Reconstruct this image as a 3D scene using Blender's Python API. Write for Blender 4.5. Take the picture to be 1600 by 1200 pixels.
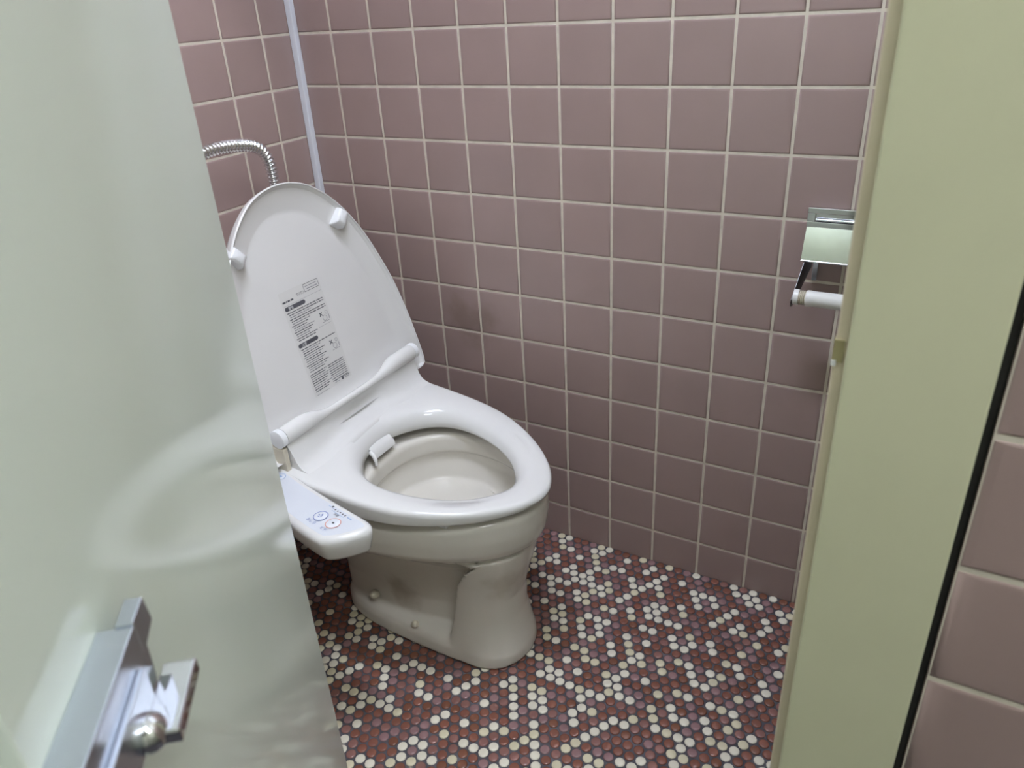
import bpy, bmesh, math, random
from mathutils import Vector, Matrix
for o in list(bpy.data.objects): bpy.data.objects.remove(o)
SC = bpy.context.scene
COL = SC.collection
R_ = math.radians

# ------------------------------------------------------------------ camera
CAM = Vector((1.22128, -1.26704, 1.12877))
c_right = Vector((0.872174, 0.48620058, -0.05405109))
c_down = Vector((0.18091039, -0.42322213, -0.88778064))
c_fwd = Vector((-0.45451508, 0.76452078, -0.45708208))
F_PX = 1181.66
cam_d = bpy.data.cameras.new('camera')
cam = bpy.data.objects.new('camera', cam_d); COL.objects.link(cam)
rot = Matrix((c_right, -c_down, -c_fwd)).transposed()
cam.matrix_world = Matrix.Translation(CAM) @ rot.to_4x4()
cam_d.sensor_fit = 'HORIZONTAL'; cam_d.sensor_width = 36.0
cam_d.lens = 36.0 * F_PX / 1600.0
cam_d.clip_start = 0.01
cam_d.dof.use_dof = True; cam_d.dof.focus_distance = 1.45; cam_d.dof.aperture_fstop = 11.0
SC.camera = cam
def project(p):
    d = Vector(p) - CAM
    w = d.dot(c_fwd)
    if w <= 0.01: return (-9999, -9999, w)
    return (800 + F_PX * d.dot(c_right) / w, 600 + F_PX * d.dot(c_down) / w, w)

# ------------------------------------------------------------------ world, exposure, lamps' strength
world = bpy.data.worlds.new('world'); SC.world = world; world.use_nodes = True
world.node_tree.nodes['Background'].inputs[0].default_value = (0.8, 0.9, 1.0, 1)
world.node_tree.nodes['Background'].inputs[1].default_value = 0.05
SC.view_settings.view_transform = 'Standard'; SC.view_settings.look = 'None'
SC.view_settings.exposure = 0.0; SC.view_settings.gamma = 1.0
SC.view_settings.use_curve_mapping = False
LAMP_IN = 155.0      # emission of the tubes above the cubicle
LAMP_OUT = 87.0      # emission of the tubes in the washroom
LAMP_COL = (0.88, 0.94, 1.12)
LAMP2_COL = (0.94, 0.98, 1.0)
LAMP_POS = (0.77, -0.64, 2.30)
LAMP2_POS = (1.86, -1.36, 2.36)

# ------------------------------------------------------------------ materials
def nt(name):
    m = bpy.data.materials.new(name); m.use_nodes = True
    return m, m.node_tree, m.node_tree.nodes['Principled BSDF']
def srgb(r, g, b):
    f = lambda c: (c/255/12.92) if c/255 <= 0.04045 else ((c/255+0.055)/1.055)**2.4
    return (f(r), f(g), f(b), 1)
def mat(name, col, rough=0.4, metal=0.0, var=0.0, scale=20.0, bump=0.0, bscale=60.0, coat=0.0, objvar=0.0, spec=0.5, roughvar=0.0, bdist=0.002):
    m, t, p = nt(name)
    p.inputs['Base Color'].default_value = col
    p.inputs['Roughness'].default_value = rough; p.inputs['Metallic'].default_value = metal
    p.inputs['Coat Weight'].default_value = coat; p.inputs['Specular IOR Level'].default_value = spec
    L = t.links; N = t.nodes
    tc = N.new('ShaderNodeNewGeometry')
    last = None
    if var > 0:
        n = N.new('ShaderNodeTexNoise'); n.inputs['Scale'].default_value = scale; n.inputs['Detail'].default_value = 4
        L.new(tc.outputs['Position'], n.inputs['Vector'])
        h = N.new('ShaderNodeHueSaturation'); h.inputs['Color'].default_value = col
        mr = N.new('ShaderNodeMapRange'); mr.inputs[1].default_value = 0.3; mr.inputs[2].default_value = 0.7
        mr.inputs[3].default_value = 1-var; mr.inputs[4].default_value = 1+var
        L.new(n.outputs['Fac'], mr.inputs[0]); L.new(mr.outputs[0], h.inputs['Value'])
        last = h.outputs['Color']
    if objvar > 0:
        oi = N.new('ShaderNodeObjectInfo')
        h = N.new('ShaderNodeHueSaturation')
        if last: L.new(last, h.inputs['Color'])
        else: h.inputs['Color'].default_value = col
        mr = N.new('ShaderNodeMapRange'); mr.inputs[3].default_value = 1-objvar; mr.inputs[4].default_value = 1+objvar
        L.new(oi.outputs['Random'], mr.inputs[0]); L.new(mr.outputs[0], h.inputs['Value'])
        last = h.outputs['Color']
    if last: L.new(last, p.inputs['Base Color'])
    if bump > 0:
        n = N.new('ShaderNodeTexNoise'); n.inputs['Scale'].default_value = bscale; n.inputs['Detail'].default_value = 3
        L.new(tc.outputs['Position'], n.inputs['Vector'])
        b = N.new('ShaderNodeBump'); b.inputs['Strength'].default_value = bump; b.inputs['Distance'].default_value = bdist
        L.new(n.outputs['Fac'], b.inputs['Height']); L.new(b.outputs['Normal'], p.inputs['Normal'])
    if roughvar > 0:
        n = N.new('ShaderNodeTexNoise'); n.inputs['Scale'].default_value = scale*2
        L.new(tc.outputs['Position'], n.inputs['Vector'])
        mr = N.new('ShaderNodeMapRange'); mr.inputs[3].default_value = max(0.02, rough-roughvar); mr.inputs[4].default_value = rough+roughvar
        L.new(n.outputs['Fac'], mr.inputs[0]); L.new(mr.outputs[0], p.inputs['Roughness'])
    return m
def add_stain(m, centre, radius, col, amount):
    """a patch of grime with its own ragged outline, at a fixed place"""
    t = m.node_tree; L = t.links; N = t.nodes; p = N['Principled BSDF']
    g = N.new('ShaderNodeNewGeometry')
    d = N.new('ShaderNodeVectorMath'); d.operation = 'DISTANCE'; d.inputs[1].default_value = centre
    n = N.new('ShaderNodeTexNoise'); n.inputs['Scale'].default_value = 22; n.inputs['Detail'].default_value = 5
    L.new(g.outputs['Position'], n.inputs['Vector']); L.new(g.outputs['Position'], d.inputs[0])
    a = N.new('ShaderNodeMath'); a.operation = 'MULTIPLY_ADD'; a.inputs[1].default_value = radius*1.6; 
    L.new(n.outputs['Fac'], a.inputs[0]); L.new(d.outputs['Value'], a.inputs[2])
    mr = N.new('ShaderNodeMapRange'); mr.interpolation_type = 'SMOOTHSTEP'
    mr.inputs[1].default_value = radius*1.7; mr.inputs[2].default_value = radius*0.9
    mr.inputs[3].default_value = 0; mr.inputs[4].default_value = amount
    L.new(a.outputs[0], mr.inputs[0])
    mix = N.new('ShaderNodeMix'); mix.data_type = 'RGBA'; mix.inputs[7].default_value = col
    bc = p.inputs['Base Color']
    if bc.is_linked: L.new(bc.links[0].from_socket, mix.inputs[6])
    else: mix.inputs[6].default_value = bc.default_value
    L.new(mr.outputs[0], mix.inputs[0]); L.new(mix.outputs[2], bc)
M = {}
M['tile'] = mat('mauve_glazed_tile', (0.335, 0.243, 0.228, 1), 0.28, var=0.035, scale=7, objvar=0.03)
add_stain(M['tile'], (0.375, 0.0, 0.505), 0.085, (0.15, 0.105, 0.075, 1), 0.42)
M['grout'] = mat('pale_grout', (0.62, 0.56, 0.47, 1), 0.85, var=0.12, scale=40)
M['grout_dirty'] = M['grout']
M['fgrout'] = mat('dark_floor_grout', (0.066, 0.062, 0.072, 1), 0.8, var=0.3, scale=30, bump=0.3, bscale=300)
M['d_white'] = mat('ivory_penny_tile', (0.74, 0.69, 0.57, 1), 0.25, var=0.03)
M['d_cream'] = mat('cream_penny_tile', (0.64, 0.58, 0.41, 1), 0.25, var=0.03)
M['d_red'] = mat('brick_red_penny_tile', (0.205, 0.080, 0.055, 1), 0.22, var=0.08)
M['d_brown'] = mat('brown_penny_tile', (0.175, 0.070, 0.042, 1), 0.22, var=0.08)
M['d_rose'] = mat('rose_brown_penny_tile', (0.225, 0.108, 0.092, 1), 0.22, var=0.08)
M['d_mauve'] = mat('mauve_penny_tile', (0.25, 0.145, 0.145, 1), 0.22, var=0.08)
M['door'] = mat('cream_door_paint', (0.80, 0.88, 0.79, 1), 0.10, bump=0.035, bscale=6, var=0.015, scale=3, roughvar=0.03)
M['frame'] = mat('cream_frame_paint', (0.61, 0.60, 0.42, 1), 0.32, var=0.03, scale=6)
M['frame_edge'] = mat('beige_frame_edge', (0.70, 0.61, 0.46, 1), 0.45, var=0.07, scale=12)  # pinker beige than the frame face
M['strike'] = mat('olive_strike_hole', (0.33, 0.29, 0.15, 1), 0.5, var=0.1)
M['ceramic'] = mat('ivory_ceramic', (0.70, 0.67, 0.61, 1), 0.08, var=0.02, scale=8)
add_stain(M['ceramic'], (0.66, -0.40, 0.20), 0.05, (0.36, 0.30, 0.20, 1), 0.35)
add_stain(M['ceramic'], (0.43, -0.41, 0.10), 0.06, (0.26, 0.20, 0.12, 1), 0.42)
M['plastic'] = mat('ivory_plastic', (0.75, 0.745, 0.735, 1), 0.14, var=0.01, scale=8)
M['lidplastic'] = mat('ivory_lid_plastic', (0.74, 0.73, 0.72, 1), 0.25, var=0.01, scale=8)
M['panel'] = mat('white_panel_film', (0.69, 0.72, 0.78, 1), 0.25)
M['rubber'] = mat('white_bumper_plastic', (0.85, 0.86, 0.88, 1), 0.3)
M['capmat'] = mat('yellowed_bolt_cap', (0.62, 0.57, 0.46, 1), 0.3)
M['dark'] = mat('dark_gap', (0.012, 0.011, 0.010, 1), 0.8)
M['water'] = mat('bowl_water', (0.45, 0.45, 0.42, 1), 0.03, spec=0.6)
M['ink'] = mat('dark_grey_ink', (0.09, 0.09, 0.105, 1), 0.5)
M['ink_light'] = mat('mid_grey_ink', (0.27, 0.27, 0.29, 1), 0.5)
M['ink_pale'] = mat('pale_grey_film', (0.70, 0.69, 0.675, 1), 0.25)
M['ink_blue'] = mat('blue_ink', (0.16, 0.22, 0.48, 1), 0.5)
M['ink_cyan'] = mat('pale_blue_ink', (0.30, 0.42, 0.62, 1), 0.5)
M['ink_red'] = mat('salmon_ink', (0.70, 0.33, 0.26, 1), 0.5)
M['white_ink'] = mat('white_ink', (0.8, 0.8, 0.8, 1), 0.5)
M['btn'] = mat('button_white', (0.76, 0.79, 0.85, 1), 0.2)
M['chrome'] = mat('chrome', (0.72, 0.73, 0.75, 1), 0.07, metal=1.0, roughvar=0.03)
M['steel'] = mat('brushed_steel', (0.60, 0.64, 0.71, 1), 0.24, metal=1.0, roughvar=0.06, scale=60)
M['dark_steel'] = mat('dark_reflection_steel', (0.16, 0.16, 0.17, 1), 0.35, metal=1.0)  # dark reflection in the holder's arms, put into the base colour
M['flap'] = mat('worn_steel_flap', (0.74, 0.78, 0.72, 1), 0.17, metal=1.0, roughvar=0.05, scale=50)
M['pipe'] = mat('white_trunking', (0.72, 0.74, 0.80, 1), 0.4)
M['roller'] = mat('white_roller_plastic', (0.78, 0.77, 0.75, 1), 0.3)
M['spring'] = mat('beige_spring_plastic', (0.55, 0.50, 0.40, 1), 0.4)
M['wallpaint'] = mat('washroom_wall_paint', (0.40, 0.41, 0.33, 1), 0.6, var=0.02)
M['ceiling'] = mat('ceiling_board', (0.5, 0.5, 0.48, 1), 0.8, var=0.02)
M['fixture'] = mat('fixture_white_enamel', (0.8, 0.8, 0.8, 1), 0.4)
def emis(name, strength, col):
    m, t, p = nt(name); p.inputs['Base Color'].default_value = (0.9, 0.9, 0.9, 1)
    p.inputs['Emission Color'].default_value = (*col, 1); p.inputs['Emission Strength'].default_value = strength
    return m
M['tube_in'] = emis('lit_tube', LAMP_IN, LAMP_COL); M['tube_out'] = emis('lit_tube_washroom', LAMP_OUT, LAMP2_COL)

# ------------------------------------------------------------------ mesh helpers
class MB:
    def __init__(s): s.v = []; s.f = []; s.mi = []
    def add(s, vs, fs, mi=0):
        k = len(s.v); s.v += [tuple(v) for v in vs]
        s.f += [tuple(i+k for i in f) for f in fs]; s.mi += [mi]*len(fs)
        return s
    def box(s, x0, x1, y0, y1, z0, z1, mi=0):
        return s.add([(x0,y0,z0),(x1,y0,z0),(x1,y1,z0),(x0,y1,z0),(x0,y0,z1),(x1,y0,z1),(x1,y1,z1),(x0,y1,z1)],
              [(0,3,2,1),(4,5,6,7),(0,1,5,4),(1,2,6,5),(2,3,7,6),(3,0,4,7)], mi)
    def loft(s, rings, cap0=True, cap1=True, mi=0):
        n = len(rings[0]); vs = [p for r in rings for p in r]; fs = []
        for i in range(len(rings)-1):
            for j in range(n):
                a = i*n+j; b = i*n+(j+1) % n
                fs.append((a, b, b+n, a+n))
        if cap0: fs.append(tuple(range(n))[::-1])
        if cap1: fs.append(tuple(range((len(rings)-1)*n, len(rings)*n)))
        return s.add(vs, fs, mi)
    def tube(s, pts, rad, n=12, mi=0, caps=True):
        pts = [Vector(p) for p in pts]; rings = []
        up = Vector((0, 0, 1))
        prev = None
        for i, p in enumerate(pts):
            a = pts[max(0, i-1)]; b = pts[min(len(pts)-1, i+1)]
            d = (b-a)
            d = d.normalized() if d.length > 1e-9 else Vector((1, 0, 0))
            if prev is None:
                u = d.cross(up)
                if u.length < 0.1: u = d.cross(Vector((1, 0, 0)))
            else:
                u = prev - d*prev.dot(d)
            u.normalize(); prev = u; w = d.cross(u)
            r = rad[i] if isinstance(rad, (list, tuple)) else rad
            rings.append([p + (u*math.cos(2*math.pi*k/n) + w*math.sin(2*math.pi*k/n))*r for k in range(n)])
        return s.loft(rings, caps, caps, mi)
    def mesh(s, name, mats):
        me = bpy.data.meshes.new(name); me.from_pydata(s.v, [], s.f)
        for m in (mats if isinstance(mats, (list, tuple)) else [mats]): me.materials.append(m)
        if max(s.mi, default=0) > 0: me.polygons.foreach_set('material_index', s.mi)
        bm = bmesh.new(); bm.from_mesh(me); bmesh.ops.recalc_face_normals(bm, faces=bm.faces); bm.to_mesh(me); bm.free()
        me.update(); return me
    def obj(s, name, mats, parent=None, smooth=False, bevel=0.0, seg=2, subsurf=0, angle=None):
        o = bpy.data.objects.new(name, s.mesh(name, mats)); COL.objects.link(o)
        if parent: o.parent = parent
        if smooth:
            o.data.polygons.foreach_set('use_smooth', [True]*len(o.data.polygons))
            if angle: o.data.set_sharp_from_angle(angle=R_(angle))
        if bevel:
            b = o.modifiers.new('bevel', 'BEVEL'); b.width = bevel; b.segments = seg; b.limit_method = 'ANGLE'; b.angle_limit = R_(40)
        if subsurf:
            q = o.modifiers.new('sub', 'SUBSURF'); q.levels = subsurf; q.render_levels = subsurf
        return o
def tag(o, label=None, cat=None, kind=None, group=None):
    if label: o['label'] = label
    if cat: o['category'] = cat
    if kind: o['kind'] = kind
    if group: o['group'] = group
    return o
def empty(name, loc=(0, 0, 0), label=None, cat=None):
    o = bpy.data.objects.new(name, None); COL.objects.link(o); o.location = loc; o.empty_display_size = 0.02
    return tag(o, label, cat)
def par(o, p):
    """parent keeping world placement (parent has only a translation)"""
    o.parent = p; o.matrix_parent_inverse = Matrix.Translation(-p.location) if p.type == 'EMPTY' else Matrix(); return o
def catmull(pts, n, closed=False):
    pts = [Vector(p) for p in pts]; out = []; m = len(pts)
    segs = m if closed else m-1
    for i in range(segs):
        g = lambda k: pts[k % m] if closed else pts[max(0, min(m-1, k))]
        p0, p1, p2, p3 = g(i-1), g(i), g(i+1), g(i+2)
        for j in range(n):
            t = j/n
            out.append(0.5*((2*p1) + (p2-p0)*t + (2*p0-5*p1+4*p2-p3)*t*t + (3*p1-p0-3*p2+p3)*t**3))
    if not closed: out.append(pts[-1])
    return out
def resample(pts, n, closed=True):
    P = list(pts) + ([pts[0]] if closed else [])
    d = [0]
    for i in range(1, len(P)): d.append(d[-1] + (P[i]-P[i-1]).length)
    out = []; k = 0
    for j in range(n):
        t = d[-1]*j/(n if closed else n-1)
        while k < len(P)-2 and d[k+1] < t: k += 1
        s = (t-d[k])/max(1e-9, d[k+1]-d[k]); out.append(P[k].lerp(P[k+1], min(1, s)))
    return out
def interp(tab, x):
    if x <= tab[0][0]: return tab[0][1]
    for (a, b), (c, d) in zip(tab, tab[1:]):
        if x <= c: return b + (d-b)*(x-a)/(c-a)
    return tab[-1][1]

# ================================================================== setting
ZR0 = 1.082                  # height of one wall joint; joints every 0.1 m up and down from it
P_ = 0.1
ROWS = []                    # (z0, z1) of each course
z = ZR0 - 10*P_
ROWS.append((-0.004, z))
while z < 1.55:
    ROWS.append((z, z+P_)); z += P_
ZT = z                       # top of the tiling, painted plaster above
def tile_geo(w, h, gap=0.0038, d=0.0013, left_round=False):
    """a glazed tile in its own (u, v, n) frame, pillowed at the edges, back at n=-0.004"""
    a, b = w/2-gap/2, h/2-gap/2
    rings = []
    for ins, n in ((0, -0.004), (0, d-0.0016), (0.0007, d-0.0006), (0.0022, d-0.0001), (0.005, d)):
        l = -a + (ins*3.2 if left_round else ins)
        rings.append([(l, -b+ins, n), (a-ins, -b+ins, n), (a-ins, b-ins, n), (l, b-ins, n)])
    return rings
mesh_cache = {}
def tile_wall(wall, origin, u, n, cols, rows, vis, left_round_col=None):
    """lay tiles on a wall: one object for each tile in view, the rest as one field"""
    u = Vector(u); n = Vector(n); v = Vector((0, 0, 1)); O = Vector(origin)
    stuff = MB()
    rm = Matrix((u, v, n)).transposed()
    for ci, (c0, c1) in enumerate(cols):
        for (r0, r1) in rows:
            w, h = round(c1-c0, 4), round(r1-r0, 4)
            if w < 0.006 or h < 0.006: continue
            ctr = O + u*((c0+c1)/2) + v*((r0+r1)/2)
            lr = left_round_col == ci
            rings = tile_geo(w, h, left_round=lr)
            if vis(ctr, w, h):
                key = (w, h, lr)
                if key not in mesh_cache:
                    mb = MB(); mb.loft(rings, False, True)
                    me = mb.mesh('tile', M['tile'])
                    me.polygons.foreach_set('use_smooth', [True]*len(me.polygons)); me.set_sharp_from_angle(angle=R_(50))
                    mesh_cache[key] = me
                o = bpy.data.objects.new('tile', mesh_cache[key]); COL.objects.link(o)
                o.matrix_world = Matrix.Translation(ctr) @ rm.to_4x4()
                o.parent = wall
            else:
                stuff.loft([[ctr + rm @ Vector(p) for p in r] for r in rings[1:]], False, True)
    if stuff.v:
        tag(stuff.obj('tile_field', M['tile'], wall), kind='stuff')
def in_frame(p, w, h, m=60):
    x, y, d = project(p); return d > 0 and -m < x < 1600+m and -m < y < 1200+m
M['plaster'] = mat('white_plaster', (0.55, 0.55, 0.54, 1), 0.7, var=0.02)
XE = 1.245                   # inner face of the cubicle's near end wall
wall_right = tag(MB().box(-0.12, XE+0.06, -0.0003, 0.10, -0.02, 2.42).obj('wall_right', M['grout']), kind='structure')
cols = [(i*P_, (i+1)*P_) for i in range(12)] + [(1.2, XE)]
tile_wall(wall_right, (0, 0, 0), (1, 0, 0), (0, -1, 0), cols, ROWS, in_frame)
wall_back = tag(MB().box(-0.10, 0.0003, -0.92, 0.0, -0.02, 2.42).obj('wall_back', M['grout']), kind='structure')
L0 = 0.0883
bcols = [(0.0, L0)] + [(L0+i*P_, L0+(i+1)*P_) for i in range(7)]
tile_wall(wall_back, (0, 0, 0), (0, -1, 0), (1, 0, 0), bcols, ROWS, lambda p, w, h: in_frame(p, w, h, 40) and p.y > -0.46 and p.z > 0.3)
MB().box(-0.0, XE, -0.0035, 0.0005, ZT, 2.42).obj('plaster', M['plaster'], wall_right)
MB().box(-0.0005, 0.0035, -0.80, -0.0035, ZT, 2.42).obj('plaster', M['plaster'], wall_back)
# near end wall of the cubicle and wall round the doorway
wall_end = tag(MB().box(XE, XE+0.02, -0.70, 0.0, -0.02, 2.05).obj('wall_end', M['wallpaint']), kind='structure')
wall_front = tag(MB().box(1.2720, 2.62, -0.8003, -0.70, -0.02, 2.42).obj('wall_front', M['grout']), kind='structure')
fcols = [(1.2697+i*P_, 1.2697+(i+1)*P_) for i in range(13)]
tile_wall(wall_front, (0, -0.80, 0), (1, 0, 0), (0, -1, 0), fcols, ROWS, in_frame, left_round_col=0)
MB().box(1.2697, 2.62, -0.8035, -0.799, ZT, 2.42).obj('plaster', M['plaster'], wall_front)
wall_fl = tag(MB().box(-0.70, 0.475, -0.799, -0.72, -0.02, 2.05).obj('wall_front_far', M['grout']), kind='structure')
tile_wall(wall_fl, (0, -0.80, 0), (1, 0, 0), (0, -1, 0), [(-0.7+i*P_, -0.6+i*P_) for i in range(11)] + [(0.4, 0.475)], [r for r in ROWS if r[1] < 2.06], lambda *a: False)
# the washroom in front of the cubicle
tag(MB().box(-0.72, 2.64, -2.72, -2.62, -0.02, 2.42).obj('wall_washroom_back', M['wallpaint']), kind='structure')
tag(MB().box(-0.80, -0.70, -2.72, -0.70, -0.02, 2.42).obj('wall_washroom_left', M['wallpaint']), kind='structure')
tag(MB().box(2.62, 2.72, -2.72, -0.70, -0.02, 2.42).obj('wall_washroom_right', M['wallpaint']), kind='structure')
tag(MB().box(-0.80, 2.72, -2.72, 0.10, 2.42, 2.50).obj('ceiling', M['ceiling']), kind='structure')
# floor: grout bed + penny tiles
floor = tag(MB().box(-0.80, 2.72, -2.72, 0.10, -0.08, -0.0012).obj('floor', M['fgrout']), kind='structure')
random.seed(11)
DOTS = ['d_white', 'd_cream', 'd_red', 'd_brown', 'd_rose', 'd_mauve']
WT = [0.24, 0.12, 0.25, 0.09, 0.17, 0.13]
def dot_rings(r=0.0087):
    n = 12; out = []
    for rr, zz in ((r, -0.002), (r, -0.0002), (r*0.93, 0.0006), (r*0.72, 0.0011)):
        out.append([(rr*math.cos(2*math.pi*k/n), rr*math.sin(2*math.pi*k/n), zz) for k in range(n)])
    return out
dr = dot_rings()
dmesh = {}
for d in DOTS:
    mb = MB(); mb.loft(dr, False, True); me = mb.mesh('penny_tile', M[d])
    me.polygons.foreach_set('use_smooth', [True]*len(me.polygons)); me.set_sharp_from_angle(angle=R_(55)); dmesh[d] = me
PX, PY = 0.02, 0.02*math.sqrt(3)/2
ax, ay = 0.78337, -0.5630
cand = []
for j in range(-22, 40):
    yy = ay + j*PY
    for i in range(-50, 40):
        xx = ax + (i + 0.5*(j % 2))*PX
        if not (0.004 < xx < 1.24 and -0.84 < yy < -0.004): continue
        px, py, d = project((xx, yy, 0))
        seen = (0 < px < 1600 and 0 < py < 1200 and px > 262 + py*283/1200 + 6 and px < 1388 - py*0.16 - 6
                and not (540 < px < 842 and py < 905 + max(0, (px-540)*0.42)) and not (690 < px < 835 and py < 1036))
        c = random.choices(DOTS, WT)[0]
        jit = (random.uniform(-.0003, .0003), random.uniform(-.0003, .0003))
        cand.append((0 if seen else 1, d, xx+jit[0], yy+jit[1], c))
cand.sort()
st = MB()
for k, (s, d, xx, yy, c) in enumerate(cand):
    if k < 300 and s == 0:
        o = bpy.data.objects.new('penny_tile', dmesh[c]); COL.objects.link(o)
        o.location = (xx, yy, 0); o.parent = floor; o.rotation_euler.z = random.random()
    else:
        st.loft([[(p[0]+xx, p[1]+yy, p[2]) for p in r] for r in dr], False, True, DOTS.index(c))
so = st.obj('penny_tile_field', [M[d] for d in DOTS], floor, smooth=True, angle=55)
tag(so, kind='stuff')

# door frame (fixed setting): near jamb with face, stop and strike hole
fr = tag(MB().box(1.1856, 1.2663, -0.801, -0.700, 0.0, 2.05).obj('trim_1', M['frame'], bevel=0.0015), kind='structure')
MB().box(1.1774, 1.1990, -0.790, -0.700, 0.0, 2.05).obj('door_stop', M['frame_edge'], fr, bevel=0.0015)
MB().box(1.1768, 1.1832, -0.7912, -0.7700, 0.909, 0.9245).obj('strike_hole', M['strike'], fr)
MB().box(1.1766, 1.1795, -0.7918, -0.7800, 0.9065, 0.9105).obj('paint_chip', M['white_ink'], fr)
MB().box(1.2660, 1.2712, -0.7960, -0.700, 0.0, 2.05).obj('dark_gap_strip', M['dark'], fr)  # black strip stands in for the dark open gap beside the tiles
fl = tag(MB().box(0.475, 0.618, -0.806, -0.796, 0.0, 1.80).box(0.475, 0.498, -0.796, -0.720, 0.0, 1.80).obj('trim_2', M['frame'], bevel=0.0015), kind='structure')
# white cable trunking up the corner
tag(MB().box(0.475, 1.2663, -0.801, -0.760, 1.80, 2.02).obj('trim_3', M['frame'], bevel=0.0015), kind='structure')   # panel over the door
tr = tag(MB().box(0.002, 0.0165, -0.0145, -0.002, 0.0, 2.42).obj('cable_trunking', M['pipe'], bevel=0.0015), 'slim white cable trunking running up the tiled corner behind the toilet', 'trunking')

# ceiling lamps
def lamp(pos, m, label, L=0.58, rotz=0.0):
    e = empty('fluorescent_lamp', pos, label, 'lamp'); e.rotation_euler.z = rotz
    mb = MB().box(-L/2-0.02, L/2+0.02, -0.07, 0.07, 0.03, 2.42-pos[2])
    mb.obj('housing', M['fixture'], e, bevel=0.004)
    for s in (-1, 1):
        MB().tube([(-L/2, s*0.035, 0), (L/2, s*0.035, 0)], 0.0145, 16).obj('tube', m, e, smooth=True, angle=50)
        for q in (-1, 1):
            MB().box(q*(L/2+0.002)-0.008, q*(L/2+0.002)+0.008, s*0.035-0.012, s*0.035+0.012, -0.016, 0.03).obj('socket', M['fixture'], e)
    return e
lamp(LAMP_POS, M['tube_in'], 'twin tube fluorescent lamp on the ceiling above the toilet cubicle')
lamp(LAMP2_POS, M['tube_out'], 'twin tube fluorescent lamp on the washroom ceiling outside the cubicle', 1.2)

# ================================================================== toilet
YC = -0.348
toilet = empty('toilet', (0.45, YC, 0.0), 'ivory ceramic toilet with raised lid and bidet seat in the tiled corner', 'toilet')
def egg(front, back, hw, n=64, wide=0.42, pw=2.2, z=0.0):
    """plan outline: rounded blunt back, tapering rounded front"""
    xm = back + (front-back)*wide; out = []
    for k in range(n):
        a = 2*math.pi*k/n; c, s = math.cos(a), math.sin(a)
        if c >= 0: x = xm + (front-xm)*c; y = hw*math.copysign(abs(s)**(1.0), s)
        else:
            x = xm - (xm-back)*abs(c)**(2/pw); y = hw*math.copysign(abs(s)**(2/pw), s)
        out.append(Vector((x, YC+y, z)))
    return out
# ceramic body: closed bowl with its cavity, front column and foot, fused
bw = MB()
rings = [egg(*r[1:], z=r[0]) for r in [
    (0.170, 0.590, 0.250, 0.056), (0.200, 0.625, 0.240, 0.074), (0.230, 0.658, 0.215, 0.098), (0.255, 0.680, 0.180, 0.125), (0.272, 0.700, 0.150, 0.150), (0.284, 0.710, 0.130, 0.170),
    (0.298, 0.716, 0.122, 0.179), (0.325, 0.720, 0.118, 0.184), (0.352, 0.720, 0.118, 0.184), (0.360, 0.716, 0.122, 0.180), (0.364, 0.708, 0.130, 0.172),
    (0.364, 0.690, 0.385, 0.136), (0.356, 0.684, 0.390, 0.131), (0.328, 0.682, 0.390, 0.129), (0.322, 0.690, 0.384, 0.136), (0.305, 0.688, 0.386, 0.135), (0.27, 0.668, 0.395, 0.118), (0.235, 0.635, 0.41, 0.092), (0.205, 0.59, 0.43, 0.062), (0.19, 0.55, 0.45, 0.040)]]
bw.loft(rings)
# trapway block set back under the rear of the bowl
bw.loft([egg(f, b, h, z=zz, wide=0.5, pw=3) for zz, f, b, h in ((0.002, 0.60, 0.262, 0.062), (0.10, 0.60, 0.258, 0.058), (0.20, 0.62, 0.235, 0.070), (0.27, 0.64, 0.17, 0.135))])
# front column, flaring down into the foot
def column(z, f, b, h):
    out = []
    n = 48
    for k in range(n):
        a = 2*math.pi*k/n; c, s = math.cos(a), math.sin(a)
        xm = f-h*1.02
        if c >= 0: x = xm + (f-xm)*abs(c)**0.95; y = h*math.copysign(abs(s)**0.95, s)
        else: x = xm - (xm-b)*abs(c)**0.25; y = h*math.copysign(abs(s)**0.25, s)
        out.append(Vector((x, YC+y, z)))
    return out
bw.loft([column(*r) for r in ((0.002, 0.682, 0.536, 0.087), (0.03, 0.681, 0.541, 0.086), (0.06, 0.674, 0.549, 0.082), (0.10, 0.667, 0.559, 0.079), (0.15, 0.668, 0.570, 0.080), (0.19, 0.677, 0.580, 0.083), (0.225, 0.688, 0.605, 0.090), (0.250, 0.694, 0.630, 0.096), (0.266, 0.697, 0.65, 0.098))])
# foot
ft = [(0.682, 0), (0.678, 0.03), (0.660, 0.062), (0.630, 0.081), (0.58, 0.087), (0.50, 0.088), (0.42, 0.086), (0.35, 0.079), (0.295, 0.062), (0.262, 0.034), (0.250, 0)]
def mirror_outline(half, n, sub=8):
    full = [Vector((x, y, 0)) for x, y in half] + [Vector((x, -y, 0)) for x, y in half[-2:0:-1]]
    return resample(catmull(full, sub, True), n)
fo = mirror_outline(ft, 96)
def offs(ol, d):
    n = len(ol); out = []
    for i in range(n):
        t = (ol[(i+1) % n]-ol[i-1]).normalized(); nn = Vector((-t.y, t.x, 0))
        out.append(ol[i]+nn*d)
    return out
A2 = sum(a.x*b.y-b.x*a.y for a, b in zip(fo, fo[1:]+fo[:1]))
sg = 1 if A2 > 0 else -1
bw.loft([[Vector((p.x, p.y+YC, zz)) for p in offs(fo, sg*i)] for i, zz in ((0.001, 0.0015), (0.0, 0.006), (0.001, 0.028), (0.006, 0.040), (0.016, 0.047), (0.030, 0.055))])
bo = bw.obj('bowl', M['ceramic'], smooth=True); par(bo, toilet)
rmod = bo.modifiers.new('fuse', 'REMESH'); rmod.mode = 'VOXEL'; rmod.voxel_size = 0.0032; rmod.use_smooth_shade = True
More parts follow.
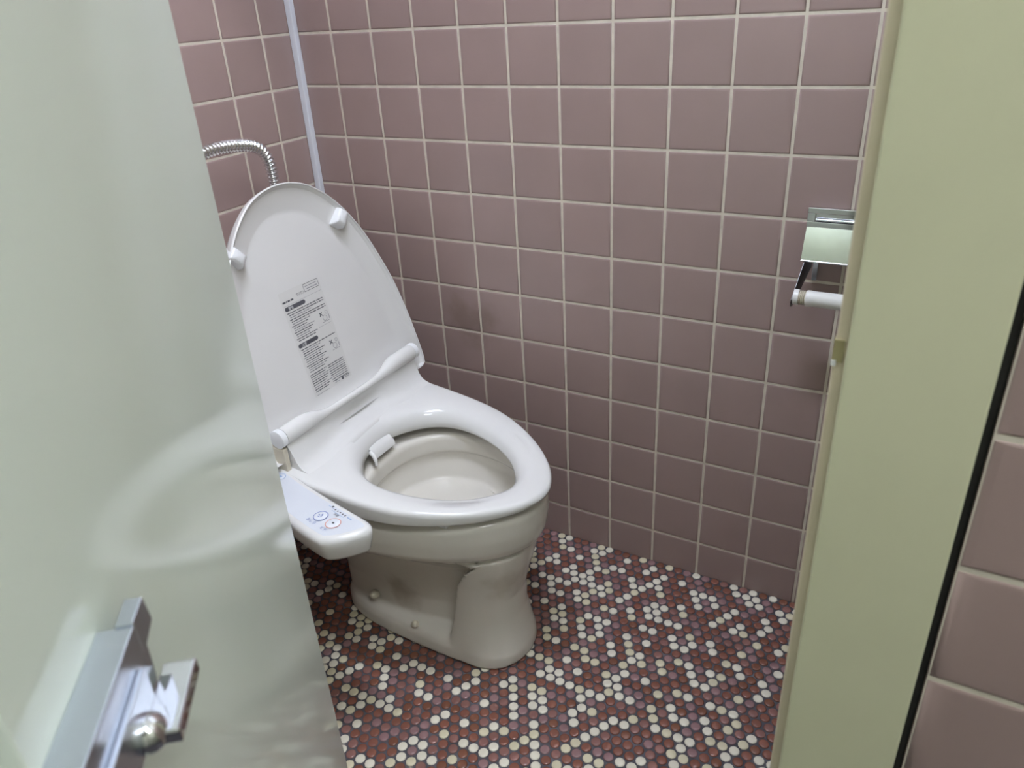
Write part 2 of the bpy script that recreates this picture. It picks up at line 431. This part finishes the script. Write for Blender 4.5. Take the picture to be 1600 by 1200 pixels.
sm = bo.modifiers.new('soften', 'SMOOTH'); sm.iterations = 7; sm.factor = 0.5
wat = MB(); wat.loft([egg(0.585, 0.432, 0.059, z=0.2035), egg(0.585, 0.432, 0.059, z=0.2045)])
par(wat.obj('water', M['water'], smooth=True), toilet)
for (x, y, zz, r) in ((0.468, YC-0.078, 0.047, 0.0085), (0.362, YC-0.066, 0.070, 0.0105)):
    cp = MB(); rr = []
    for k in range(7):
        a = math.pi/2*k/6; rr.append([(x+r*math.cos(a)*math.cos(2*math.pi*j/20), y+r*math.cos(a)*math.sin(2*math.pi*j/20), zz-0.004+r*1.1*math.sin(a)) for j in range(20)])
    cp.loft(rr[:-1] , True, True); par(cp.obj('bolt_cap', M['capmat'], smooth=True), toilet)

# seat
def ztop(x): return 0.432 - (x-0.33)*0.105
so_h = [(0.729, 0), (0.723, 0.030), (0.703, 0.067), (0.668, 0.105), (0.628, 0.136), (0.586, 0.160), (0.540, 0.178), (0.49, 0.188), (0.43, 0.193), (0.36, 0.195), (0.31, 0.195), (0.285, 0.192), (0.280, 0.15), (0.280, 0.08), (0.280, 0)]
hole_h = [(0.660, 0), (0.652, 0.030), (0.622, 0.068), (0.583, 0.094), (0.54, 0.110), (0.50, 0.118), (0.46, 0.117), (0.425, 0.102), (0.398, 0.074), (0.380, 0.040), (0.374, 0)]
NS = 128
def by_angle(ol, cx):
    """sample an outline at equal angles about (cx, 0)"""
    dense = resample(ol, 1200); an = [(math.atan2(p.y, p.x-cx) % (2*math.pi), p) for p in dense]; an.sort(key=lambda t: t[0])
    out = []; k = 0
    for j in range(NS):
        t = 2*math.pi*j/NS
        while k < len(an)-1 and an[k][0] < t: k += 1
        out.append(an[k][1].copy())
    return out
so_o = by_angle(mirror_outline(so_h, 400), 0.5); so_i = by_angle(mirror_outline(hole_h, 400), 0.5)
def seat_ring(ins, frm, z):
    out = []
    for a, b in zip(so_o, so_i):
        w = (b-a).length
        p = a + (b-a)*(ins/w) if frm == 'o' else b + (a-b)*(ins/w)
        zz = z(p.x) if callable(z) else z
        out.append(Vector((p.x, p.y+YC, zz)))
    return out
ZB = lambda x: 0.3745 + max(0.0, (0.66-x))*0.03
T = lambda d: (lambda x: ztop(x)-d)
seat = MB()
rg = [seat_ring(0.010, 'o', ZB), seat_ring(0.003, 'o', lambda x: ZB(x)+0.001), seat_ring(0.001, 'o', lambda x: ZB(x)+0.003), seat_ring(0.0004, 'o', lambda x: ZB(x)+0.006), seat_ring(0.0, 'o', T(0.0105)), seat_ring(0.0, 'o', T(0.0080)), seat_ring(0.0008, 'o', T(0.0048)), seat_ring(0.0028, 'o', T(0.0020)),
      seat_ring(0.006, 'o', T(0.0006)), seat_ring(0.012, 'o', T(0.0)), seat_ring(0.026, 'o', T(0.0)), seat_ring(0.034, 'i', T(0.001)), seat_ring(0.022, 'i', T(0.0035)), seat_ring(0.012, 'i', T(0.0085)), seat_ring(0.005, 'i', T(0.016)),
      seat_ring(0.001, 'i', T(0.025)), seat_ring(0.0, 'i', lambda x: min(ZB(x)+0.004, ztop(x)-0.028)), seat_ring(0.003, 'i', lambda x: min(ZB(x), ztop(x)-0.030))]
rg.append(rg[0])
seat.loft(rg, False, False)
se = seat.obj('seat', M['plastic'], smooth=True); par(se, toilet)
bm = bmesh.new(); bm.from_mesh(se.data); bmesh.ops.remove_doubles(bm, verts=bm.verts, dist=1e-6); bmesh.ops.recalc_face_normals(bm, faces=bm.faces); bm.to_mesh(se.data); bm.free()
# small feet under the seat
for x, y in ((0.60, -0.125), (0.60, 0.125)):
    f = MB().box(x-0.012, x+0.012, YC+y-0.006, YC+y+0.006, 0.362, 0.380).obj('seat_buffer', M['rubber'], bevel=0.002); par(f, toilet)

# bidet body behind the seat with its dog-bone hinge bar
def rbar(s): return interp([(-0.185, 0.016), (-0.11, 0.016), (-0.065, 0.0065), (0.085, 0.0065), (0.125, 0.0165), (0.205, 0.0165)], s)
def xcrease(s): return interp([(-0.19, 0.342), (-0.125, 0.338), (-0.07, 0.328), (-0.02, 0.319), (0.03, 0.317), (0.075, 0.322), (0.11, 0.334), (0.20, 0.338)], s)
def smooth_interp(fn, s, h=0.018): return sum(fn(s+h*k/4) for k in range(-4, 5))/9
body = MB(); rings = []
S0, S1 = -0.174, 0.190
for k in range(61):
    s = S0 + (S1-S0)*k/60
    r = smooth_interp(rbar, s); xc = smooth_interp(xcrease, s)
    zb = 0.474+r; xb = 0.323
    zs_ = ztop(xc)
    prof = [(0.222, 0.40), (xc+0.042, 0.40), (xc+0.042, ztop(xc+0.042)-0.006), (xc+0.034, ztop(xc+0.034)-0.0012), (xc+0.025, ztop(xc+0.025)+0.0005), (xc+0.016, ztop(xc+0.016)+0.0030), (xc+0.009, ztop(xc+0.009)+0.0075), (xc+0.004, zs_+0.0145), (xc+0.001, zs_+0.023), (xc*0.5+(xb+r*0.5)*0.5, 0.466), (xb+r*0.5, zb-r*0.92)]
    for a in (-40, -15, 10, 35, 60, 90, 120, 150, 180):
        prof.append((xb+r*math.cos(R_(a)), zb+r*math.sin(R_(a))))
    prof += [(0.30, 0.470), (0.26, 0.468), (0.232, 0.462), (0.222, 0.45)]
    rings.append([Vector((x, YC+s, zz)) for x, zz in prof])
body.loft(rings)
bd = body.obj('bidet_body', M['plastic'], smooth=True, angle=55); par(bd, toilet)
# hinge end caps
for s in (-0.1805, 0.1965):
    r = 0.0163; hc = MB(); hc.tube([(0.323, YC+s-0.0065, 0.490), (0.323, YC+s-0.005, 0.490), (0.323, YC+s+0.005, 0.490), (0.323, YC+s+0.0065, 0.490)], [r*0.85, r, r, r*0.85], 24)
    o = hc.obj('hinge_cap', M['rubber'], smooth=True, angle=50); par(o, toilet)
for s in (-0.183,):
    o = MB().box(0.300, 0.335, YC+s-0.004, YC+s+0.006, 0.40, 0.474).obj('hinge_bracket', M['capmat'], bevel=0.002); par(o, toilet)

# lid (raised, leaning back)
LA = R_(12.74)
aL = Vector((-math.sin(LA), 0, math.cos(LA))); nL = Vector((math.cos(LA), 0, math.sin(LA))); sL = Vector((0, 1, 0))
LB = Vector((0.322, YC+0.008, 0.472))
def lidp(s, t, n=0.0): return LB + sL*s + aL*t + nL*n
lid_h = [(0.404, 0), (0.400, 0.036), (0.388, 0.070), (0.366, 0.102), (0.340, 0.128), (0.31, 0.150), (0.27, 0.172), (0.23, 0.188), (0.17, 0.207), (0.10, 0.220), (0.04, 0.226), (0.0, 0.228), (-0.018, 0.227), (-0.025, 0.220), (-0.027, 0.20), (-0.027, 0.1), (-0.027, 0)]
lo = mirror_outline(lid_h, 160)   # Vector(t, s)
sgl = 1 if sum(a.x*b.y-b.x*a.y for a, b in zip(lo, lo[1:]+lo[:1])) > 0 else -1
def lid_ring(ins, n, topx=0.0):
    out = []
    for p, q in zip(lo, offs(lo, sgl*ins)):
        w = max(0.0, min(1.0, (p.x+0.02)/0.09)); q = Vector((p.x, p.y*(1-ins/0.228), 0)).lerp(q, w)
        e = topx*max(0.0, (q.x-0.25)/0.15)**2 if q.x > 0.25 else 0
        out.append(lidp(q.y, q.x-e, n))
    return out
lid = MB()
lid.loft([lid_ring(0.05, -0.036), lid_ring(0.020, -0.033), lid_ring(0.008, -0.026), lid_ring(0.002, -0.014), lid_ring(0, -0.003), lid_ring(0.0008, -0.0008), lid_ring(0.0018, 0), lid_ring(0.0030, -0.0006), lid_ring(0.0042, -0.003), lid_ring(0.009, -0.0075),
          lid_ring(0.040, -0.0185, 0.006), lid_ring(0.043, -0.0192, 0.006), lid_ring(0.050, -0.0195, 0.006)])
ld = lid.obj('lid', M['lidplastic'], smooth=True, angle=14); par(ld, toilet)
# lid buffers
for s, t, ang in ((0.122, 0.3135, 50), (-0.128, 0.3135, -50)):
    mb = MB(); a = R_(ang); c, sn = math.cos(a), math.sin(a)
    # d1 along the outline (downward-outward), d2 inward
    d1 = Vector((sn, -c*1.0)) if ang > 0 else Vector((sn, -c)); d2 = Vector((-c*math.copysign(1, s), -abs(sn)))
    q = []
    for n0, w1, w2, o2 in ((-0.021, 0.012, 0.016, 0.0), (-0.004, 0.012, 0.016, -0.001), (0.003, 0.010, 0.013, -0.003), (0.005, 0.007, 0.008, -0.004)):
        q.append([lidp(s+d1.x*w1*i+d2.x*(w2*j+o2), t+d1.y*w1*i+d2.y*(w2*j+o2), n0) for i, j in ((-1, -1), (1, -1), (1, 1), (-1, 1))])
    mb.loft(q); o = mb.obj('lid_buffer', M['rubber'], smooth=True, angle=40, bevel=0.002); par(o, toilet)

# printed notice on the lid: flat print
LN = -0.0195
def quad_lid(mb, s0, s1, t0, t1, lift=0.0003, mi=0, slant=0.0):
    mb.add([lidp(s0, t0, LN+lift), lidp(s1, t0+slant, LN+lift), lidp(s1, t1+slant, LN+lift), lidp(s0, t1, LN+lift)], [(0, 1, 2, 3)], mi)
def text_mesh(body, size, name, mtl, to_world, parent, align='LEFT'):
    cu = bpy.data.curves.new(name, 'FONT'); cu.body = body; cu.size = size; cu.align_x = align; cu.resolution_u = 2
    tmp = bpy.data.objects.new(name, cu); COL.objects.link(tmp)
    dg = bpy.context.evaluated_depsgraph_get(); dg.update()
    me = bpy.data.meshes.new_from_object(tmp.evaluated_get(dg)); bpy.data.objects.remove(tmp)
    for v in me.vertices: v.co = to_world(v.co.x, v.co.y)
    me.materials.clear(); me.materials.append(mtl)
    o = bpy.data.objects.new(name, me); COL.objects.link(o); par(o, parent); return o
S_L, S_R, T_B, T_T = -0.062, 0.032, 0.036, 0.228
W = S_R-S_L
lab = MB(); quad_lid(lab, S_L-0.003, S_R+0.003, T_B-0.002, T_T+0.003, 0.00015); quad_lid(lab, S_L-0.003, S_R+0.003, T_B-0.002, T_T+0.003, 0.00010)
notice = lab.obj('notice_label', M['ink_pale']); par(notice, toilet)
def pill(mb, s0, s1, t0, t1, lift, mi):
    r = (t1-t0)/2; tm = (t0+t1)/2; pts = []
    for k in range(9): a = math.pi/2+math.pi*k/8; pts.append(lidp(s0+r+r*math.cos(a), tm+r*math.sin(a), LN+lift))
    for k in range(9): a = -math.pi/2+math.pi*k/8; pts.append(lidp(s1-r+r*math.cos(a), tm+r*math.sin(a), LN+lift))
    mb.add(pts, [tuple(range(len(pts)))], mi)
pr = MB(); random.seed(5)
def line(t, s0, s1, h=0.0017, mi=0):
    """a line of fine print: short dashes too small to read"""
    s = s0
    while s < s1:
        w = random.uniform(0.003, 0.011); e = min(s+w, s1)
        quad_lid(pr, s, e, t, t+h, 0.0004, mi); s = e+random.uniform(0.0005, 0.0016)
def rect(s0, s1, t0, t1, w=0.0006, mi=1):
    quad_lid(pr, s0, s1, t0, t0+w, 0.0004, mi); quad_lid(pr, s0, s1, t1-w, t1, 0.0004, mi)
    quad_lid(pr, s0, s0+w, t0, t1, 0.0004, mi); quad_lid(pr, s1-w, s1, t0, t1, 0.0004, mi)
rect(S_L+0.056, S_R, T_T-0.013, T_T+0.001, 0.0008, 0)
line(T_T-0.0045, S_L+0.060, S_R-0.004, 0.0011, 1); line(T_T-0.0095, S_L+0.063, S_R-0.004, 0.0016, 1)
line(T_T-0.0165, S_L, S_L+0.026, 0.0030, 0)
quad_lid(pr, S_L, S_R, T_T-0.0215, T_T-0.0211, 0.0004, 1)
pill(pr, S_L, S_L+0.050, T_T-0.031, T_T-0.0235, 0.0005, 0)
t = T_T-0.036
for i in range(14):
    right = S_R-0.002 if i in (0, 1, 3, 4) else S_L+0.055 - (i % 4)*0.006
    if i in (2,): right = S_L+0.06
    line(t, S_L+(0.002 if i % 3 == 0 else 0.005), right, 0.0016, 0 if i % 3 != 2 else 1); t -= 0.0040
# pictogram 1
def picto(sc, tc):
    for a in (45, -45):
        c, s_ = math.cos(R_(a)), math.sin(R_(a))
        vs = [lidp(sc-0.007+c*i*0.005-s_*j*0.0009, tc+0.004+s_*i*0.005+c*j*0.0009, LN+0.0005) for i, j in ((-1, -1), (1, -1), (1, 1), (-1, 1))]
        pr.add(vs, [(0, 1, 2, 3)], 0)
    for k in range(16):
        a0, a1 = 2*math.pi*k/16, 2*math.pi*(k+1)/16
        for (cx, cy, r) in ((0.0, -0.005, 0.0055), (0.007, 0.004, 0.0035)):
            vs = [lidp(sc+cx+rr*math.cos(a), tc+cy+rr*math.sin(a), LN+0.0005) for rr, a in ((r, a0), (r, a1), (r-0.0009, a1), (r-0.0009, a0))]
            pr.add(vs, [(0, 1, 2, 3)], 1)
    quad_lid(pr, sc+0.010, sc+0.0115, tc-0.010, tc-0.001, 0.0005, 1); quad_lid(pr, sc-0.009, sc+0.010, tc-0.012, tc-0.0112, 0.0005, 1)
picto(S_R-0.013, T_T-0.066)
quad_lid(pr, S_L+0.06, S_R, T_T-0.0825, T_T-0.0821, 0.0004, 1)
pill(pr, S_L, S_L+0.050, T_T-0.100, T_T-0.0925, 0.0005, 0)
t = T_T-0.105
for i in range(12):
    right = S_R-0.002 if i in (0,) else S_L+0.058 - (i % 3)*0.007
    line(t, S_L+(0.002 if i % 4 == 0 else 0.005), right, 0.0016, 0 if i % 3 != 1 else 1); t -= 0.0039
picto(S_R-0.012, T_T-0.121)
t = T_T-0.154
for i in range(9):
    if i % 4 != 2: line(t, S_L+0.002, S_L+0.044 - (i % 3)*0.004, 0.0017, 0); line(t, S_L+0.048, S_R-0.003, 0.0015, 0)
    else: line(t, S_L+0.002, S_R-0.002, 0.0015, 1)
    t -= 0.0040
pill(pr, S_L+0.070, S_L+0.076, T_B+0.0005, T_B+0.0065, 0.0005, 0)
line(T_B+0.004, S_L+0.078, S_R, 0.0012, 0); line(T_B+0.0012, S_L+0.078, S_R-0.003, 0.0012, 1); line(T_B+0.002, S_L+0.050, S_L+0.064, 0.0010, 1); line(T_B+0.005, S_L+0.053, S_L+0.060, 0.0014, 1)
line(T_B-0.0005, S_L+0.002, S_L+0.034, 0.0009, 1)
# faint stamp near the lid's lower corner
for k in range(4): line(0.006+k*0.0034, -0.150-k*0.001, -0.137-k*0.0018, 0.0008, 1)
po = pr.obj('notice_print', [M['ink'], M['ink_light']]); tag(po, kind='stuff'); po.parent = notice; po.matrix_parent_inverse = Matrix()
def child(o, p): o.parent = p; o.matrix_parent_inverse = Matrix(); return o
lm = lambda s0, t0, l: (lambda x, y: lidp(s0+x, t0+y, LN+l))
child(text_mesh('TOTO', 0.0068, 'notice_print', M['ink'], lm(S_L+0.035, T_T-0.0135, 0.0005), toilet), notice)
child(text_mesh('警告', 0.0062, 'notice_print', M['white_ink'], lm(S_L+0.008, T_T-0.0297, 0.0008), toilet), notice)
child(text_mesh('注意', 0.0062, 'notice_print', M['white_ink'], lm(S_L+0.008, T_T-0.0987, 0.0008), toilet), notice)

# control arm
ZP = 0.431
arm_o = [(0.240, -0.150), (0.30, -0.168), (0.36, -0.188), (0.43, -0.207), (0.50, -0.222), (0.545, -0.232), (0.559, -0.242), (0.559, -0.256), (0.540, -0.282), (0.518, -0.300), (0.498, -0.303), (0.44, -0.290), (0.37, -0.270), (0.30, -0.250), (0.240, -0.235)]
ao = resample(catmull([Vector((x, y, 0)) for x, y in arm_o], 8, True), 120)
sga = 1 if sum(a.x*b.y-b.x*a.y for a, b in zip(ao, ao[1:]+ao[:1])) > 0 else -1
arm = MB(); cx, cy = 0.40, -0.225
def arm_ring(ins, zz): return [Vector((p.x, p.y+YC, zz)) for p in offs(ao, sga*ins)]
arm.loft([arm_ring(0.018, 0.383), arm_ring(0.011, 0.385), arm_ring(0.007, 0.391), arm_ring(0.002, 0.410), arm_ring(0.0005, ZP-0.010), arm_ring(0.002, ZP-0.0045), arm_ring(0.006, ZP-0.0013), arm_ring(0.0105, ZP)])
ca = arm.obj('control_arm', M['plastic'], smooth=True, angle=50); par(ca, toilet)
film = MB(); film.loft([[Vector((p.x, p.y+YC, zz)) for p in offs(ao, sga*0.0115)] for zz in (ZP-0.0005, ZP+0.0002)])
fi = film.obj('control_film', M['panel']); par(fi, toilet)
pa = R_(-13.0); pc, ps = math.cos(pa), math.sin(pa)
def pm(x0, y0, l=0.0012): return lambda x, y: Vector((x0+x*pc-y*ps, YC+y0+x*ps+y*pc, ZP+l))
def ring_btn(x0, y0, r, mtl, nm):
    b = MB(); n = 28; m_ = pm(x0, y0, 0)
    rr = [[m_(q*math.cos(2*math.pi*k/n), q*math.sin(2*math.pi*k/n)) + Vector((0, 0, zz)) for k in range(n)] for q, zz in ((r, 0.0001), (r, 0.0012), (r*0.9, 0.0018))]
    b.loft(rr); o = b.obj('button', M['btn'], smooth=True, angle=40); child(par(o, toilet), fi)
    g = MB(); vs = []; fs = []
    for k in range(n):
        for q in (r*1.10, r*0.97): vs.append(m_(q*math.cos(2*math.pi*k/n), q*math.sin(2*math.pi*k/n)) + Vector((0, 0, 0.00135)))
    for k in range(n): a = 2*k; b2 = 2*((k+1) % n); fs.append((a, b2, b2+1, a+1))
    g.add(vs, fs); o = g.obj('button_ring', mtl); child(par(o, toilet), fi)
ring_btn(0.4720, -0.2580, 0.0108, M['ink_blue'], 0)
ring_btn(0.5020, -0.2640, 0.0112, M['ink_red'], 0)
ring_btn(0.3350, -0.2040, 0.0080, M['ink_cyan'], 0)
tp = lambda body, sz, x, y, mtl: child(text_mesh(body, sz, 'button_print', mtl, pm(x, y), toilet, 'CENTER'), fi)
tp('おしり', 0.0075, 0.4665, -0.2765, M['ink_blue'])
tp('ビデ', 0.0068, 0.4965, -0.2830, M['ink_blue'])
tp('止', 0.0068, 0.3330, -0.2210, M['ink_cyan'])
tp('水勢', 0.0055, 0.4920, -0.2475, M['ink'])
pp = MB()
def pq(x0, y0, x1, y1, mi, l=0.0006):
    m_ = pm(0.488, -0.238, l); pp.add([m_(x0, y0), m_(x1, y0), m_(x1, y1), m_(x0, y1)], [(0, 1, 2, 3)], mi)
for k in range(5): pq(-0.008+k*0.0062, 0.0, -0.0055+k*0.0062, 0.0028, 0)
pq(-0.018, 0.0015, -0.0145, 0.0055, 0); pq(-0.024, 0.001, -0.019, 0.0022, 1); pq(-0.014, 0.001, -0.010, 0.0018, 1); pq(0.024, 0.000, 0.035, 0.0018, 1); pq(-0.010, -0.0035, 0.020, -0.0028, 1)
m_ = None
tag(child(par(pp.obj('button_print', [M['ink'], M['ink_cyan']]), toilet), fi), kind='stuff')
# icons inside the two big buttons
ic = MB()
for (x0, y0, segs, mi) in ((0.4720, -0.2580, [(-0.005, -0.001, -0.001, 0.001), (-0.001, 0.0008, 0.0006, 0.005), (0.0016, -0.003, 0.0028, 0.003), (-0.003, -0.004, 0.002, -0.0028)], 0), (0.5020, -0.2640, [(-0.0018, -0.0012, 0.0022, 0.0016)], 1), (0.3350, -0.2040, [(-0.003, -0.002, 0.003, 0.002)], 2)):
    f_ = pm(x0, y0, 0.0021)
    for a, b, c, d in segs: ic.add([f_(a, b), f_(c, b), f_(c, d), f_(a, d)], [(0, 1, 2, 3)], mi)
tag(child(par(ic.obj('button_print', [M['ink_blue'], M['ink'], M['ink_cyan']]), toilet), fi), kind='stuff')

# spray nozzle shutter at the back of the bowl opening
nz = MB()
nz.loft([[Vector((x, YC+y, zz)) for x, zz in ((0.370, 0.398), (0.380, 0.396), (0.388, 0.388), (0.390, 0.378), (0.386, 0.377), (0.381, 0.385), (0.370, 0.388))] for y in (-0.030, -0.026, -0.005, 0.015, 0.030)])
par(nz.obj('nozzle_cover', M['plastic'], smooth=True, angle=35), toilet)
hk = MB(); hk.tube(catmull([(0.380, YC-0.030, 0.390), (0.390, YC-0.034, 0.388), (0.396, YC-0.037, 0.381), (0.397, YC-0.038, 0.372)], 5), [0.0045]*6+[0.004]*5+[0.003]*5, 10)
par(hk.obj('nozzle_hook', M['plastic'], smooth=True, angle=60), toilet)

# cistern tucked behind the lid
cist = empty('cistern', (0.10, YC, 0.367), 'ivory ceramic cistern hidden behind the raised toilet lid', 'cistern')
def rrect(x0, x1, hw, z, n=40, e=6):
    out = []
    for k in range(n):
        a = 2*math.pi*k/n; c, s = math.cos(a), math.sin(a)
        out.append(Vector(((x0+x1)/2+(x1-x0)/2*math.copysign(abs(c)**(2/e), c), YC+hw*math.copysign(abs(s)**(2/e), s), z)))
    return out
tk = MB(); tk.loft([rrect(0.012, 0.175, 0.125, 0.367), rrect(0.006, 0.19, 0.140, 0.377), rrect(0.004, 0.205, 0.148, 0.60), rrect(0.004, 0.207, 0.148, 0.648)])
par(tk.obj('tank', M['ceramic'], smooth=True, angle=50), cist)
tl = MB(); tl.loft([rrect(0.004, 0.212, 0.153, 0.649), rrect(0.003, 0.214, 0.155, 0.655), rrect(0.003, 0.214, 0.155, 0.672), rrect(0.008, 0.205, 0.148, 0.681)])
par(tl.obj('tank_lid', M['ceramic'], smooth=True, angle=50), cist)
# chrome flexible hose
hose_pts = catmull([(0.11, -0.232, 0.682), (0.11, -0.2315, 0.76), (0.11, -0.2316, 0.838), (0.11, -0.2335, 0.872), (0.11, -0.243, 0.895), (0.11, -0.260, 0.908), (0.11, -0.287, 0.9155), (0.11, -0.336, 0.9205), (0.11, -0.376, 0.918), (0.108, -0.42, 0.908), (0.095, -0.46, 0.890), (0.065, -0.49, 0.872), (0.035, -0.50, 0.866)], 30)
hp = resample(hose_pts, 960, closed=False)
hl = sum((b-a).length for a, b in zip(hp, hp[1:]))
hr = [0.0100 + 0.0015*math.cos(2*math.pi*(i*hl/959)/0.0076) for i in range(960)]
hs = MB(); hs.tube(hp, hr, 14)
hose = empty('flexible_hose', (0.11, -0.232, 0.682), 'ribbed chrome flexible hose arching up behind the toilet lid', 'hose')
par(hs.obj('ribbed_tube', M['chrome'], smooth=True), hose)
par(MB().tube([(0.11, -0.232, 0.681), (0.11, -0.232, 0.70)], 0.014, 6).obj('hose_nut', M['chrome'], bevel=0.001), hose)
par(MB().tube([(0.003, -0.50, 0.866), (0.008, -0.50, 0.866), (0.009, -0.50, 0.866), (0.045, -0.50, 0.866)], [0.024, 0.022, 0.012, 0.012], 20).obj('wall_flange', M['chrome'], smooth=True, angle=40), hose)

# ================================================================== door
DA = R_(50.0)
H = Vector((0.641, -0.80, 0)); td = Vector((math.cos(DA), -math.sin(DA), 0)); nd = Vector((math.sin(DA), math.cos(DA), 0))
def dp(l, h, z): return H + td*l + nd*h + Vector((0, 0, z))
def dbox(mb, l0, l1, h0, h1, z0, z1, mi=0):
    vs = [dp(l, h, z) for z in (z0, z1) for (l, h) in ((l0, h0), (l1, h0), (l1, h1), (l0, h1))]
    mb.add(vs, [(0, 3, 2, 1), (4, 5, 6, 7), (0, 1, 5, 4), (1, 2, 6, 5), (2, 3, 7, 6), (3, 0, 4, 7)], mi); return mb
door = empty('door_1', H[:], None, None); door['kind'] = 'structure'
LEAF = 0.529
par(dbox(MB(), 0.0, LEAF, -0.034, 0.0, 0.07, 1.785).obj('door_leaf', M['door'], bevel=0.0012), door)
for zz in (0.16, 1.62):
    par(MB().tube([dp(-0.006, -0.036, zz-0.05), dp(-0.006, -0.036, zz+0.05)], 0.007, 14).obj('door_hinge', M['steel'], smooth=True, angle=50), door)
# slide lock on the inner face
lock = empty('slide_lock', dp(0.46, 0, 0.86)[:], 'chrome slide lock with thumb tab on the cream door', 'lock')
def lk(mb, nm, m='steel', **k): return par(mb.obj(nm, M[m], **k), lock)
lk(dbox(MB(), 0.456, 0.5287, 0.0, 0.0155, 0.850, 0.893), 'case', bevel=0.0006)
lk(dbox(MB(), 0.4665, 0.519, 0.0155, 0.0185, 0.853, 0.878), 'slide_rail', bevel=0.0006)
bk = MB()
prof = [(0.4390, 0.8945), (0.4562, 0.8945), (0.4562, 0.880), (0.4665, 0.868), (0.4665, 0.846), (0.4635, 0.846), (0.4520, 0.8575), (0.4505, 0.8762), (0.4370, 0.8790)]
bk.loft([[dp(l, h, z) for l, z in prof] for h in (0.0075, 0.0155)])
lk(bk, 'keeper', bevel=0.0006)
tb = dbox(MB(), 0.4475, 0.4885, 0.0175, 0.0328, 0.853, 0.861)
lk(tb, 'thumb_tab', 'chrome', bevel=0.0012, seg=3)
sp = MB(); c0 = dp(0.4855, 0.0190, 0.8590); rr = []
for k in range(1, 12):
    a = -math.pi/2 + math.pi*k/12
    rr.append([c0 + (td*math.cos(2*math.pi*j/20) + nd*math.sin(2*math.pi*j/20))*0.0088*math.cos(a) + Vector((0, 0, 0.0088*math.sin(a))) for j in range(20)])
sp.loft(rr); lk(sp, 'pivot_dome', 'chrome', smooth=True)

# ================================================================== paper holder
ph = empty('paper_holder', (1.09, 0, 0.72), 'chrome toilet paper holder with empty white roller on the tiled wall', 'paper holder')
HX0, HX1 = 1.037, 1.150
def hob(mb, nm, m='chrome', **k): return par(mb.obj(nm, M[m], **k), ph)
fp = MB()   # top frame with a recessed slot
fp.box(HX0, HX1, -0.012, -0.0024, 0.797, 0.806).box(HX0, HX1, -0.012, -0.0024, 0.775, 0.784).box(HX0, HX0+0.012, -0.012, -0.0024, 0.784, 0.797).box(HX1-0.012, HX1, -0.012, -0.0024, 0.784, 0.797).box(HX0+0.01, HX1-0.01, -0.006, -0.0024, 0.783, 0.798)
hob(fp, 'top_frame', bevel=0.0008)
hob(MB().tube([(HX0+0.013, -0.0095, 0.787), (HX1-0.013, -0.0095, 0.787)], 0.0022, 10), 'hinge_rod', smooth=True, angle=50)
fc = []
for k in range(9):
    t = k/8; yy = -0.010-0.021*t-0.0018*math.sin(math.pi*t); zz = 0.779-0.053*t; fc.append((yy, zz))
cv = MB(); cv.loft([[Vector((x, y, z)) for y, z in fc] + [Vector((x, y+0.0015, z-0.001)) for y, z in fc[::-1]] for x in (HX0+0.001, HX1-0.001)])
hob(cv, 'cover_flap', 'flap', smooth=True, angle=40)
hob(MB().tube([(HX0+0.001, -0.0315, 0.7255), (HX1-0.001, -0.0315, 0.7255)], 0.0016, 8), 'flap_edge', smooth=True, angle=50)
for x, sl in ((HX0-0.001, 0.22), (HX1-0.001, -0.22)):
    sd = MB(); pts = [(-0.0305, 0.7235), (-0.072, 0.672), (-0.070, 0.660), (-0.060, 0.657), (-0.044, 0.664), (-0.008, 0.708), (-0.008, 0.7235)]
    sd.loft([[Vector((xx+max(0.0, y+0.05)*sl*1.6, y, z)) for y, z in pts] for xx in (x, x+0.0015)])
    hob(sd, 'side_arm', 'dark_steel', bevel=0.0005)
bkp = MB(); bkp.loft([[Vector((xx, y, z)) for y, z in ((-0.0024, 0.775), (-0.009, 0.775), (-0.009, 0.735), (-0.0045, 0.685), (-0.0024, 0.685))] for xx in (HX0+0.017, HX0+0.025)])
hob(bkp, 'back_bracket', 'steel', bevel=0.0006)
ry, rz = -0.061, 0.6745
hob(MB().tube([(1.0385, ry, rz), (1.039, ry, rz), (1.0465, ry, rz), (1.047, ry, rz)], [0.0115, 0.0125, 0.0125, 0.0115], 24), 'roller_cap', 'roller', smooth=True, angle=40)
xs = []; rs = []
for k in range(33): xs.append((1.0465+0.011*k/32, ry, rz)); rs.append(0.0110+0.0010*math.cos(2*math.pi*k/8))
hob(MB().tube(xs, rs, 24), 'roller_spring', 'spring', smooth=True)
hob(MB().tube([(1.0575, ry, rz), (1.059, ry, rz), (1.064, ry, rz), (1.066, ry, rz), (1.147, ry, rz), (1.148, ry, rz)], [0.0120, 0.0130, 0.0132, 0.0125, 0.0125, 0.0115], 28), 'roller', 'roller', smooth=True, angle=40)
